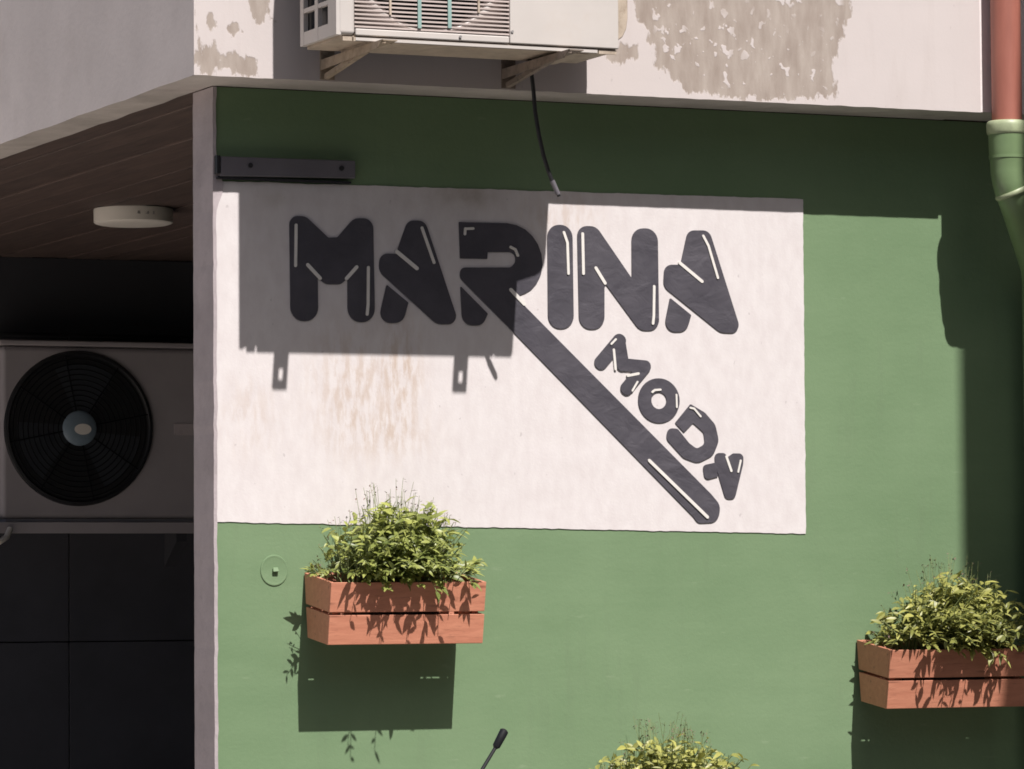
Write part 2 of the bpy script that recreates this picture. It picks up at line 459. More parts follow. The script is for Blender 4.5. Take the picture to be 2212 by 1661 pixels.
# soffit: front band and side band
MB().box(XC + .001, XR - .001, -P + .001, .0, ZS + .0022, ZS + .05).build('soffit', M['soffit'], B)
MB().box(XR + .001, 6, -.190, .0, ZS + .004, ZS + .05).build('soffit', M['soffit'], B)
vs = []; fs = []
for i in range(61):
    y = 0.0 + 7.5 * i / 60
    e = .012 * noise.noise(Vector((1, y * 6, 3)))
    vs += [(XC + .001, y, ZS + .0022), (XW - .004 + e, y, ZS + .0022), (XW - .004 + e, y, ZS + .05)]
for i in range(60):
    a = i * 3; fs += [(a, a + 3, a + 4, a + 1), (a + 1, a + 4, a + 5, a + 2)]
MB().add(vs, fs).build('soffit', M['soffit'], B)
# porch behind the screen wall
kx = XW - .015; nb = 0
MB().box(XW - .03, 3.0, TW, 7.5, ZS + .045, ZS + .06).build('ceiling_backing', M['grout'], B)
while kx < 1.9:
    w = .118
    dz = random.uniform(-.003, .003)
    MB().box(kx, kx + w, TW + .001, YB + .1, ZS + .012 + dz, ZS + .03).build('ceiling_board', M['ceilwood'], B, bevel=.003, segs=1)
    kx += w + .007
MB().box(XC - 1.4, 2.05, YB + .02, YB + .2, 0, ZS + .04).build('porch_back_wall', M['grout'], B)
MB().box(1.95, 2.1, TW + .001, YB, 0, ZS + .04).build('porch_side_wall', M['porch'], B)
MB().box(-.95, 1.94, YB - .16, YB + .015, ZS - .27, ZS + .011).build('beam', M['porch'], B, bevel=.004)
sx = at(150, 1500, YB).x; sz = at(150, 1385, YB).z
i0 = -3
for r_ in range(-4, 3):
    for c_ in range(-2, 4):
        x0 = sx + c_ * .6; z0 = sz + r_ * .6
        z1 = min(z0 + .596, ZS - .275)
        if z0 < .0 or z1 <= z0: 
            if z0 < -.55: continue
            z0 = max(z0, 0)
        if x0 > 1.9 or x0 < -1.6: continue
        MB().box(x0 + .002, min(x0 + .598, 1.94), YB + random.uniform(.0, .003), YB + .019, z0, z1).build('wall_tile', M['tile'], B, bevel=.0015, segs=1)

# unseen building, added and sized to shade the right end of the shop front
xb = at(2078, 1200, 0).x + .093 * 3.0
NB = thing('shade_building', 'grey rendered building added out of view to shade the right end of the shop front', 'building', (xb, 0, 0))
zt = at(2078, 600, 0).z + 1.33 * 3.0
MB().box(xb, xb + 6, -3.0, .6, 0, zt).build('wall', M['render'], NB)
MB().box(xb - .0, xb + 6.1, -3.02, .6, zt + .001, zt + .06).build('coping', M['paving'], NB)

OB = thing('sky_blocking_building', 'long grey rendered block added out of view across the street to cut sky light', 'building', (4, -17, 0))  # unseen block added to cut the sky fill on the shop front
MB().box(-14, 24, -25, -17, 0, 8.6).build('wall', M['render'], OB)
MB().box(-14.3, 24.3, -25.3, -16.7, 8.601, 8.8).build('cornice', M['paving'], OB)
for fz in (1.0, 4.2):
    for k in range(12):
        x = -12.5 + k * 3.0
        w = MB().box(x, x + 1.3, -16.999, -16.94, fz, fz + 1.9).build('window', M['acgrey'], OB)
        MB().box(x + .08, x + 1.22, -16.939, -16.925, fz + .08, fz + 1.82).build('pane', M['glass'], w)

# ------------------------------------------------------------ painted sign
LETTERS = [
    {'ch': 'M', 'polys': [[(-0.596, 2.8481, 0.0348), (-0.5533, 2.8495, 0.0293), (-0.4937, 2.798, 0.0091), (-0.469, 2.7997, 0.0091), (-0.4251, 2.8483, 0.0311), (-0.374, 2.8492, 0.0348), (-0.3702, 2.5908, 0.0348), (-0.4431, 2.5893, 0.0348), (-0.4433, 2.6981, 0.0015), (-0.4611, 2.6828, 0.0201), (-0.4998, 2.6819, 0.0201), (-0.5217, 2.6968, 0.0015), (-0.5211, 2.5904, 0.0348), (-0.5939, 2.5888, 0.0348)]], 'hl': [(-0.579, 2.8264, -0.5809, 2.7261, 0.0073), (-0.388, 2.7268, -0.3893, 2.6352, 0.0073), (-0.3893, 2.6352, -0.392, 2.6103, 0.0073)], 'gap': [(-0.5487, 2.7291, -0.5162, 2.6969, 0.0088), (-0.4191, 2.727, -0.4463, 2.6977, 0.0088)]},
    {'ch': 'A', 'polys': [[(-0.3085, 2.7757, 0.0044), (-0.2807, 2.8469, 0.0227), (-0.2346, 2.8484, 0.0249), (-0.1432, 2.5903, 0.0348), (-0.2039, 2.5891, 0.0348), (-0.3591, 2.7168, 0.0293), (-0.357, 2.7632, 0.0293), (-0.3123, 2.7627, 0.0128), (-0.303, 2.7592, 0.0018)], [(-0.3388, 2.6855, 0.0022), (-0.2805, 2.6419, 0.0029), (-0.2958, 2.5906, 0.0285), (-0.3628, 2.5892, 0.0322)]], 'hl': [(-0.2434, 2.8296, -0.2112, 2.7436, 0.0073)], 'gap': [(-0.3111, 2.768, -0.2575, 2.7278, 0.0095)]},
    {'ch': 'R', 'polys': [[(-0.1426, 2.8474, 0.0011), (-0.0114, 2.8486, 0.022), (0.0154, 2.8445, 0.022), (0.0402, 2.8337, 0.022), (0.0593, 2.8177, 0.022), (0.0745, 2.797, 0.022), (0.0839, 2.7726, 0.022), (0.0864, 2.7446, 0.022), (0.0816, 2.7198, 0.022), (0.0699, 2.6984, 0.0183), (0.0544, 2.6822, 0.0183), (0.0378, 2.673, 0.011), (0.0217, 2.6674, 0.0022), (0.0349, 2.6421, 0.0015), (0.5564, 2.1688, 0.0162), (0.5826, 2.1404, 0.0298), (0.5762, 2.0966, 0.0298), (0.5174, 2.0939, 0.0244), (0.5058, 2.1097, 0.0162), (0.0094, 2.57, 0.0018), (-0.1266, 2.6928, 0.0146), (-0.1409, 2.7071, 0.0146), (-0.1392, 2.7333, 0.022), (-0.0008, 2.737, 0.0146), (0.0116, 2.7496, 0.0146), (0.0117, 2.7671, 0.0146), (-0.0005, 2.7756, 0.0146), (-0.0646, 2.7738, 0.0011), (-0.0655, 2.7566, 0.0011), (-0.1398, 2.756, 0.0011)], [(-0.1396, 2.6869, 0.0018), (-0.0649, 2.6188, 0.0037), (-0.08, 2.5888, 0.0256), (-0.1349, 2.5877, 0.0293)]], 'hl': [(-0.1269, 2.8175, -0.1257, 2.8315, 0.0065), (-0.1257, 2.8308, -0.1044, 2.8321, 0.0065), (-0.0023, 2.7885, 0.0111, 2.7822, 0.0065), (0.0111, 2.7822, 0.0178, 2.7673, 0.0065), (0.3799, 2.2535, 0.544, 2.1097, 0.0081)], 'gap': [(-0.002, 2.6808, 0.0349, 2.6456, 0.0092)]},
    {'ch': 'I', 'polys': [[(0.1007, 2.8479, 0.0325), (0.1705, 2.85, 0.0325), (0.1723, 2.5863, 0.033), (0.1008, 2.5848, 0.033)]], 'hl': [(0.1457, 2.8299, 0.1552, 2.8041, 0.007), (0.1552, 2.8041, 0.1574, 2.7258, 0.007)], 'gap': []},
    {'ch': 'N', 'polys': [[(0.1837, 2.8473, 0.0325), (0.2366, 2.8489, 0.0325), (0.3361, 2.7183, 0.0016), (0.3367, 2.8461, 0.0325), (0.4108, 2.8484, 0.0336), (0.4123, 2.5864, 0.0325), (0.3575, 2.5853, 0.0325), (0.259, 2.7059, 0.0016), (0.2579, 2.5864, 0.0325), (0.1872, 2.585, 0.0325)]], 'hl': [(0.1979, 2.8278, 0.1993, 2.7269, 0.0076), (0.3982, 2.6988, 0.3963, 2.624, 0.007), (0.3963, 2.624, 0.3938, 2.6039, 0.007)], 'gap': [(0.2345, 2.7419, 0.2601, 2.7038, 0.0081)]},
    {'ch': 'A', 'polys': [[(0.4761, 2.762, 0.0043), (0.4969, 2.8457, 0.0227), (0.5583, 2.8475, 0.0249), (0.6491, 2.5837, 0.0336), (0.5874, 2.5846, 0.0336), (0.4251, 2.6995, 0.0271), (0.4291, 2.7555, 0.0281), (0.4702, 2.7566, 0.0108), (0.4801, 2.7526, 0.0022)], [(0.4441, 2.6709, 0.0027), (0.5041, 2.6279, 0.0032), (0.4901, 2.5848, 0.0281), (0.4239, 2.5835, 0.0303)]], 'hl': [(0.5398, 2.8326, 0.5543, 2.8076, 0.0065), (0.5543, 2.8076, 0.5806, 2.7255, 0.0065)], 'gap': [(0.4726, 2.7609, 0.5356, 2.7149, 0.0081)]},
    {'ch': 'M', 'polys': [[(0.2501, 2.4773, 0.0175), (0.2212, 2.4989, 0.0175), (0.2971, 2.5817, 0.0175), (0.3262, 2.5601, 0.0175)], [(0.2777, 2.5704, 0.0164), (0.3131, 2.5763, 0.0164), (0.329, 2.4832, 0.0164), (0.2935, 2.4774, 0.0164)], [(0.2889, 2.4824, 0.0164), (0.2926, 2.5148, 0.0164), (0.3892, 2.5081, 0.0164), (0.3855, 2.4756, 0.0164)], [(0.3672, 2.5149, 0.0164), (0.3948, 2.4947, 0.0164), (0.3218, 2.4144, 0.0164), (0.2943, 2.4347, 0.0164)]], 'hl': [(0.2761, 2.5491, 0.2889, 2.5614, 0.0049), (0.3487, 2.4539, 0.334, 2.4312, 0.0049)], 'gap': [(0.2829, 2.5346, 0.2876, 2.4855, 0.0065), (0.3216, 2.4692, 0.3518, 2.475, 0.0065)]},
    {'ch': 'O', 'polys': [[(0.469, 2.4078, 0.0162), (0.4659, 2.39, 0.0162), (0.4573, 2.3739, 0.0162), (0.4441, 2.3611, 0.0162), (0.4276, 2.3528, 0.0162), (0.4094, 2.3498, 0.0162), (0.3912, 2.3524, 0.0162), (0.3749, 2.3603, 0.0162), (0.362, 2.3728, 0.0162), (0.3539, 2.3886, 0.0162), (0.3512, 2.4062, 0.0162), (0.3542, 2.4239, 0.0162), (0.3627, 2.44, 0.0162), (0.3758, 2.4529, 0.0162), (0.3923, 2.4612, 0.0162), (0.4105, 2.4643, 0.0162), (0.4287, 2.4618, 0.0162), (0.4451, 2.4539, 0.0162), (0.458, 2.4414, 0.0162), (0.4663, 2.4255, 0.0162)]], 'hl': [(0.3903, 2.4283, 0.398, 2.4337, 0.0054), (0.398, 2.4337, 0.4137, 2.4349, 0.0054), (0.4586, 2.4224, 0.4594, 2.3908, 0.0049)], 'gap': [], 'hole': [(0.4315, 2.4073, 0.0043), (0.4293, 2.3977, 0.0043), (0.4232, 2.3899, 0.0043), (0.4145, 2.3856, 0.0043), (0.4049, 2.3854, 0.0043), (0.3963, 2.3896, 0.0043), (0.3904, 2.3972, 0.0043), (0.3884, 2.4067, 0.0043), (0.3906, 2.4163, 0.0043), (0.3967, 2.4241, 0.0043), (0.4053, 2.4285, 0.0043), (0.415, 2.4286, 0.0043), (0.4236, 2.4245, 0.0043), (0.4295, 2.4169, 0.0043)]},
    {'ch': 'D', 'polys': [[(0.5, 2.3992, 0.0032), (0.5409, 2.3776, 0.0217), (0.5701, 2.3473, 0.0271), (0.5802, 2.3051, 0.0325), (0.5633, 2.268, 0.0325), (0.519, 2.2476, 0.0325), (0.478, 2.261, 0.0271), (0.4288, 2.31, 0.0173), (0.4361, 2.3374, 0.0152), (0.4624, 2.3356, 0.0108), (0.4948, 2.2991, 0.0135), (0.5164, 2.2845, 0.0135), (0.5401, 2.2968, 0.0135), (0.5363, 2.3269, 0.0135), (0.5065, 2.3508, 0.0032), (0.4805, 2.3263, 0.0022), (0.4555, 2.3503, 0.0022)]], 'hl': [(0.4981, 2.3897, 0.5087, 2.3878, 0.0049), (0.5087, 2.3878, 0.5273, 2.3679, 0.0049)], 'gap': []},
    {'ch': 'A', 'polys': [[(0.5663, 2.2744, 0.0152), (0.5959, 2.2746, 0.0108), (0.6052, 2.2641, 0.0016), (0.6207, 2.2738, 0.0043), (0.6515, 2.274, 0.0152), (0.6489, 2.2449, 0.0108), (0.6242, 2.1564, 0.0135), (0.5975, 2.1563, 0.0135), (0.569, 2.2443, 0.0108)], [(0.533, 2.2425, 0.0108), (0.569, 2.2496, 0.0016), (0.5763, 2.2137, 0.0016), (0.5385, 2.2046, 0.0119)]], 'hl': [(0.6413, 2.2554, 0.6338, 2.2262, 0.0049)], 'gap': [(0.6005, 2.2651, 0.6143, 2.2288, 0.0065)]},
]

SG = thing('painted_sign', 'white rectangle painted on the green wall lettered MARINA MODA in black', 'sign', (0, 0, 2.0))
c00 = at(467, 1127.5); c10 = at(1740, 1153); c01 = at(466, 391); c11 = at(1733.5, 430)
mb = MB(); nx, nz = 170, 90; stain = []; grime = []
def g2(x, z, cx, cz, sx_, sz_): return math.exp(-((x - cx) / sx_) ** 2 - ((z - cz) / sz_) ** 2)
def wp(a, b): q = at(a, b); return q.x, q.z
b1 = wp(760, 840); b2 = wp(870, 810); b3 = wp(1005, 420); b4 = wp(1215, 470); b5 = wp(540, 900); b6 = wp(830, 940); b7 = wp(590, 430)
for j in range(nz + 1):
    for i in range(nx + 1):
        s_ = i / nx; q = j / nz
        x = (c00.x * (1 - s_) + c10.x * s_) * (1 - q) + (c01.x * (1 - s_) + c11.x * s_) * q
        z = (c00.z * (1 - s_) + c10.z * s_) * (1 - q) + (c01.z * (1 - s_) + c11.z * s_) * q
        if i == 0: x = XW + .0025
        if j == 0: z += .0016 * noise.noise(Vector((x * 14, 0, 5))) + .002 * noise.noise(Vector((x * 50, 0, 5)))
        if j == nz: z += .0015 * noise.noise(Vector((x * 10, 0, 9))) + .0015 * noise.noise(Vector((x * 45, 0, 5)))
        if i == nx: x += .0014 * noise.noise(Vector((0, 2, z * 16))) + .0015 * noise.noise(Vector((0, 0, z * 50)))
        mb.v.append((x, -.0025, z))
        stain.append(min(1, .55 * g2(x, z, *b1, .10, .13) + .65 * g2(x, z, *b2, .05, .12) + .35 * g2(x, z, *b4, .10, .06) + .3 * g2(x, z, *b5, .07, .09) + .4 * g2(x, z, *b6, .12, .05)))
        grime.append(min(1, .8 * g2(x, z, *b3, .075, .03) + .25 * g2(x, z, *b7, .05, .03)))
for j in range(nz):
    for i in range(nx):
        a = j * (nx + 1) + i; mb.f.append((a, a + 1, a + nx + 2, a + nx + 1))
# edges of the paint and plaster coat
rim = [i for i in range(nx + 1)] + [j * (nx + 1) + nx for j in range(1, nz + 1)] + [nz * (nx + 1) + i for i in range(nx - 1, -1, -1)] + [j * (nx + 1) for j in range(nz - 1, 0, -1)]
k = len(mb.v)
for a in rim: v = mb.v[a]; mb.v.append((v[0], -.0003, v[2])); stain.append(0); grime.append(0)
for i in range(len(rim)):
    j = (i + 1) % len(rim); mb.f.append((rim[i], k + i, k + j, rim[j]))
mb.at['stain'] = stain; mb.at['grime'] = grime
mb.build('sign_panel', M['sign'], SG)
for L in LETTERS:
    mb = MB(); y = -.0055
    for qi, pl in enumerate(L['polys']):
        o_ = fillet(pl); yy = y - .0004 * qi
        if 'hole' in L:
            n = 40
            def resample(q):
                cx = sum(p[0] for p in q) / len(q); cz = sum(p[1] for p in q) / len(q)
                rx = max(abs(p[0] - cx) for p in q); rz = max(abs(p[1] - cz) for p in q)
                return [(cx + rx * cos(2 * pi * i / n), cz + rz * sin(2 * pi * i / n)) for i in range(n)]
            mb.prism(resample(o_), yy, -.0028, hole=resample([p[:2] for p in L['hole']]))
        else:
            mb.prism(o_, yy, -.0028)
    lo = mb.build('letter', M['letter'], SG)
    for hi, h in enumerate(L['gap']):
        g = MB(); bar2d(g, *h, -.0073 - .0002 * hi, -.003, True); g.build('gap_line', M['hl'], lo)
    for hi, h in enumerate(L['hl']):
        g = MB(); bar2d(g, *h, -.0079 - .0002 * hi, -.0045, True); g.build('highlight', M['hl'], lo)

# ------------------------------------------------------------ grey strip above the sign
a = at(472, 337, -.022); b = at(768, 347, -.022); a2 = at(472, 380, -.022); b2 = at(766, 385, -.022)
ST = thing('metal_strip', 'short grey metal box strip fixed above the left end of the white sign', 'metal strip', (a.x, -.0, a2.z))
MB().hexa([(a.x + .006, -.022, a2.z), (b.x, -.022, b2.z), (b.x, -.001, b2.z), (a.x + .006, -.001, a2.z), (a.x + .006, -.022, a.z), (b.x, -.022, b.z), (b.x, -.001, b.z), (a.x + .006, -.001, a.z)]).build('channel', M['strip'], ST, bevel=.002)
MB().box(a.x - .004, a.x + .005, -.023, -.001, a2.z + .006, a.z + .002).build('end_cap', M['black'], ST, bevel=.001)
MB().box(a.x, b.x - .01, -.018, -.001, a2.z - .006, a2.z - .0008).build('bottom_strip', M['black'], ST)  # black strip along the lower edge of the channel
for px in (545, 742):
    q = at(px, 356 if px < 600 else 362, -.036)
    MB().tube([(q.x, -.020, q.z), (q.x, -.0255, q.z)], .006, 12).build('screw_head', M['black'], ST)

# ------------------------------------------------------------ junction cover painted over
q = at(592, 1232)
JC = thing('junction_cover', 'small round cover painted green on the wall left of the first planter', 'wall cover', (q.x, 0, q.z))
mb = MB(); n = 36; vs = []
prof = [(.0365, -.0003), (.0355, -.0025), (.0335, -.0032), (.0315, -.0026), (.029, -.0024)]
for r_, y in prof:
    for i in range(n): vs.append((q.x + r_ * cos(2 * pi * i / n), y, q.z + r_ * 1.05 * sin(2 * pi * i / n)))
vs.append((q.x, -.0024, q.z)); fs = []
for k in range(len(prof) - 1):
    for i in range(n):
        j = (i + 1) % n; fs.append((k * n + i, k * n + j, (k + 1) * n + j, (k + 1) * n + i))
for i in range(n): fs.append(((len(prof) - 1) * n + i, (len(prof) - 1) * n + (i + 1) % n, len(vs) - 1))
mb.add(vs, fs).build('disc', M['green'], JC, smooth=True)
MB().hexa([(q.x - .006, -.012, q.z - .004), (q.x + .010, -.013, q.z - .003), (q.x + .010, -.003, q.z - .003), (q.x - .006, -.003, q.z - .004), (q.x - .005, -.007, q.z + .007), (q.x + .008, -.007, q.z + .008), (q.x + .008, -.003, q.z + .008), (q.x - .005, -.003, q.z + .007)]).build('knob', M['green'], JC, bevel=.002)

# ------------------------------------------------------------ air conditioner on the upper wall
AX0 = at(727, 73, -.537).x; AX1 = at(1337, 103, -.537).x; AZ = at(1000, 88, -.537).z; AYF = -.537; AYB = -.30
AH = .54; AZT = AZ + AH
AC = thing('air_conditioner', 'white outdoor air conditioner on brackets high on the flaking upper wall', 'air conditioner', ((AX0 + AX1) / 2, AYB, AZ))
gx0 = at(768, 60, AYF).x; gx1 = at(1102, 75, AYF).x; gz0 = AZ + .014; gz1 = AZ + .50
gz0 = at(1000, 73, AYF).z
MB().box(AX0 + .004, gx0, AYF, AYF + .03, AZ, AZT).build('front_column', M['acwhite'], AC, bevel=.010, segs=3)
MB().box(gx1, AX1, AYF, AYF + .03, AZ, AZT).build('front_panel', M['acwhite'], AC, bevel=.003)
MB().box(gx0 + .001, gx1 - .001, AYF + .001, AYF + .03, AZ, gz0).build('bottom_rail', M['acwhite'], AC, bevel=.003)
MB().box(gx0 + .001, gx1 - .001, AYF + .001, AYF + .03, gz1, AZT).build('top_rail', M['acwhite'], AC, bevel=.003)
MB().box(AX0 + .006, AX1 - .002, AYF + .031, AYB, AZT - .02, AZT).build('top_cover', M['acwhite'], AC, bevel=.003)
MB().box(AX1 - .012, AX1, AYF + .031, AYB, AZ, AZT - .021).build('side_panel', M['acwhite'], AC)
MB().box(AX0 + .02, AX1 - .02, AYB, AYB + .01, AZ + .002, AZT - .03).build('back_panel', M['dark'], AC)
MB().box(AX0 + .012, AX1 - .013, AYF + .031, AYB - .001, AZ + .001, AZ + .012).build('base_plate', M['acbeige'], AC)
# vented left side
D_ = AYB - AYF
def dp(t_): return AYB - t_
mb = MB(); tx0, tx1 = AX0, AX0 + .012
for (u0, u1) in ((0, .022), (.096, .116), (.182, D_ - .002)):
    mb.box(tx0, tx1, dp(u1), dp(u0), AZ, AZT - .021)
zz = AZ
rows = []
z = AZ; mb.box(tx0 + .0006, tx1 - .0006, dp(D_ - .004), dp(.001), AZ + .0003, AZ + .032); z = AZ + .032
while z + .056 < AZT - .02:
    z += .0455
    mb.box(tx0 + .0006, tx1 - .0006, dp(D_ - .004), dp(.001), z, z + .0105); z += .0105
mb.build('vent_side_panel', M['acwhite'], AC)
MB().box(AX0 + .022, AX0 + .03, dp(D_ - .01), dp(.005), AZ + .013, AZT - .025).build('condenser_fins', M['fan'], AC)
# bottom pan lip with drain slots
mb = MB()
lx0, lx1 = AX0 + .018, AX1 - .004
mb.box(AX0 + .045, lx1 - .05, AYF + .006, AYF + .012, AZ - .013, AZ - .003)
mb.box(lx0, AX0 + .041, AYF + .006, AYF + .012, AZ - .013, AZ - .003)
mb.box(lx1 - .047, lx1, AYF + .006, AYF + .012, AZ - .013, AZ - .003)
mb.box(lx0, lx1, AYF + .0125, AYB + .0, AZ - .006, AZ + .0005)
mb.build('bottom_pan', M['acbeige'], AC)
MB().box(AX0 + .05, AX1 - .055, AYF + .0045, AYF + .0058, AZ - .0115, AZ - .0045).build('pan_lip', M['acwhite'], AC)
# fan shroud: plate with round hole behind the slats
fcx = at(931, 55, AYF).x + .0; fr = .186; fcz = gz0 + .004 + fr
n = 64
sq = []; ci = []
for i in range(n):
    a_ = 2 * pi * i / n; c_, s_ = cos(a_), sin(a_)
    kx = 1 / max(abs(c_), abs(s_))
    sq.append((max(gx0 + .001, min(gx1 - .001, fcx + c_ * kx * .22)), max(gz0 + .0005, min(gz1 - .001, fcz + s_ * kx * (fcz - gz0 - .0005)))))
    ci.append((fcx + c_ * (fr - .0), fcz + s_ * (fr - .0)))
mb = MB()
vs = [(x, AYF + .020, z) for x, z in sq] + [(fcx + (x - fcx) * 1.03, AYF + .006, fcz + (z - fcz) * 1.015) for x, z in ci] + [(fcx + (x - fcx) * .965, AYF + .012, fcz + (z - fcz) * .965) for x, z in ci] + [(fcx + (x - fcx) * .96, AYF + .08, fcz + (z - fcz) * .96) for x, z in ci]
fs = []
for k in range(3):
    for i in range(n):
        j = (i + 1) % n; fs.append((k * n + i, k * n + j, (k + 1) * n + j, (k + 1) * n + i))
mb.add(vs, fs).build('fan_shroud', M['acwhite'], AC, smooth=True)
MB().box(gx0, gx1, AYF + .10, AYF + .105, AZ + .013, AZT - .03).build('fan_cavity', M['dark'], AC)
zc_ = gz0 + .006; sl = None
while zc_ < gz1 - .004:
    h = .0021
    if sl is None:
        sl = MB().hexa([(gx0 - .0005, AYF + .0045, zc_ - h - .001), (gx1 + .0005, AYF + .0045, zc_ - h - .001), (gx1 + .0005, AYF + .0165, zc_ - h + .001), (gx0 - .0005, AYF + .0165, zc_ - h + .001),
                        (gx0 - .0005, AYF + .0045, zc_ + h - .001), (gx1 + .0005, AYF + .0045, zc_ + h - .001), (gx1 + .0005, AYF + .0165, zc_ + h + .001), (gx0 - .0005, AYF + .0165, zc_ + h + .001)]).build('grille_slat', M['slat'], AC)
        z_first = zc_
    else:
        o = sl.copy(); COL.objects.link(o); o.location.z = zc_ - z_first
    zc_ += .0098
for px, mt in ((844, 'acbeige'), (907, 'teal'), (972, 'teal'), (1035, 'acbeige')):
    x = at(px, 40, AYF).x
    w = .0045 if mt == 'teal' else .0025
    hz = math.sqrt(max(0, fr ** 2 - (x - fcx) ** 2)) * .99
    MB().box(x - w, x + w, AYF + .0005, AYF + .004, fcz - hz, fcz + hz).build('grille_strut', M[mt], AC)
fn = MB()
for k in range(3):
    a0 = k * 2 * pi / 3 + .4; vs = []; fs = []
    for i in range(6):
        a_ = a0 + i * .3
        vs += [(fcx + .04 * cos(a_), AYF + .05 + i * .008, fcz + .04 * sin(a_)), (fcx + .172 * cos(a_ + .1), AYF + .045 + i * .009, fcz + .172 * sin(a_ + .1))]
    for i in range(5): fs.append((2 * i, 2 * i + 1, 2 * i + 3, 2 * i + 2))
    fn.add(vs, fs)
fn.tube([(fcx, AYF + .04, fcz), (fcx, AYF + .095, fcz)], .045, 20)
fn.build('fan', M['fan'], AC)
# valve cover on the right side
vy = -.417; vx = at(1357, 60, vy).x; vz = at(1350, 92, vy).z
mb = MB(); pr = [(AX1 + .0005, vz - .014), (AX1 + .014, vz - .010), (vx - .030, vz + .002), (vx - .014, vz + .014), (vx - .004, vz + .034), (vx, vz + .06), (vx, vz + .30), (vx - .02, vz + .33), (AX1 + .0005, vz + .34)]
mb.prism(pr, vy, AYB)
mb.build('valve_cover', M['acbeige'], AC, bevel=.006)  # shade on the cover is put in as this darker beige
for px, py in ((1127, 63), (1350, 60)):
    pass
q = at(1105, 96 * .737, AYF); 
for px, py in ((995, 79), (1107, 68)):
    q = at(px, py, AYF - .002)
    MB().tube([(q.x, AYF - .0025, q.z), (q.x, AYF + .002, q.z)], .0035, 10).build('screw', M['steel'], AC)
for x in (AX0 + .10, AX1 - .12):
    MB().box(x, x + .05, AYF + .02, AYB - .01, AZ - .0135, AZ - .0062).build('foot', M['acbeige'], AC)

# brackets under it
BZ = AZ - .0145
def bracket(x, lab, mat):
    T = thing('wall_bracket', lab, 'bracket', (x, -P, ZS), 'brackets carrying the upper air conditioner')
    # top flange with long slot near the tip
    y0, y1 = -.596, -P - .0045; w = .036; x -= .022; s0, s1 = -.578, -.556
    mb = MB(); zt_ = BZ - .0005; zb = zt_ - .003
    mb.box(x, x + w, s1, y1, zb, zt_).box(x, x + w, y0, s0, zb, zt_).box(x, x + w / 2 - .005, s0, s1, zb, zt_).box(x + w / 2 + .005, x + w, s0, s1, zb, zt_)
    mb.build('top_flange', M[mat], T)
    MB().hexa([(x - .003, y0 + .03, zb - .014), (x - .0002, y0 + .03, zb - .014), (x - .0002, y1, zb - .022), (x - .003, y1, zb - .022), (x - .003, y0, zt_), (x - .0002, y0, zt_), (x - .0002, y1, zt_), (x - .003, y1, zt_)]).build('web', M[mat], T)
    MB().box(x - .004, x + .034, -P - .004, -P - .0003, ZS + .003, BZ + .10).build('wall_plate', M[mat], T, bevel=.001)
    mb = MB(); mb.hexa([(x + .004, -P - .01, ZS + .004), (x + .016, -P - .01, ZS + .004), (x + .016, -.47, zb - .012), (x + .004, -.47, zb - .012), (x + .004, -P - .01, ZS + .016), (x + .016, -P - .01, ZS + .016), (x + .016, -.47, zb - .0005), (x + .004, -.47, zb - .0005)])
    mb.build('strut', M[mat], T)
    MB().box(x + .003, x + .033, -.535, -.505, BZ - .0004, BZ + .0008).build('washer', M['steel'], T)
    for z in (ZS + .02,):
        MB().tube([(x + .024, -P - .003, z), (x + .024, -P - .012, z)], .006, 6).build('bolt', M['steel'], T)
bracket(at(712, 140, -P).x, 'rusty beige bracket under the left end of the upper air conditioner', 'rusty')
bracket(at(1103, 160, -P).x, 'dark grimy bracket under the right end of the upper air conditioner', 'grimy')

# cable
pts = [(1143, 120), (1147, 150), (1152, 190), (1156, 240), (1164, 290), (1174, 335), (1184, 368), (1193, 392)]
cp = [at(a, b, -.325) for a, b in pts]
CB = thing('hanging_cable', 'loose black cable hanging from under the air conditioner over the dark top band', 'cable', cp[-1])
MB().tube(cp, .0052, 10).build('cable', M['black'], CB, smooth=True)
MB().tube([cp[-1] + Vector((-.0005, 0, .002)), at(1206, 420, -.325)], [.0065, .006], 10).build('cable_end', M['strip'], CB, smooth=True)
q = at(1206, 420, -.325)
MB().tube([q, q + Vector((.002, 0, -.005))], .0045, 10).build('end_plug', M['black'], CB)

# ------------------------------------------------------------ downpipe on the right
PY = -.240
pc = at(2174.5, 200, PY); px_ = pc.x; zc0 = at(2174, 262, PY).z
DP = thing('downpipe', 'terracotta downpipe running into a green socket at the right end of the wall', 'drainpipe', (px_, PY, 1.0))
MB().tube([(px_, PY, zc0 - .02), (px_, PY, 6.3)], .0395, 40).build('upper_pipe', M['terra'], DP, smooth=True)
def lathe(mb, prof, n=40):
    k = len(mb.v)
    for p, r_ in prof:
        p = Vector(p)
        for i in range(n): mb.v.append((p.x + r_ * cos(2 * pi * i / n), p.y + r_ * sin(2 * pi * i / n), p.z))
    for j in range(len(prof) - 1):
        for i in range(n):
            a_ = k + j * n + i; b_ = k + j * n + (i + 1) % n; mb.f.append((a_, b_, b_ + n, a_ + n))
Z = zc0
mb = MB(); lathe(mb, [((px_, PY, Z - .036), .049), ((px_, PY, Z - .034), .0515), ((px_, PY, Z - .028), .0535), ((px_, PY, Z - .012), .054), ((px_, PY, Z - .003), .0525), ((px_, PY, Z), .049), ((px_, PY, Z - .001), .0405)])
mb.build('collar', M['rim'], DP, smooth=True)
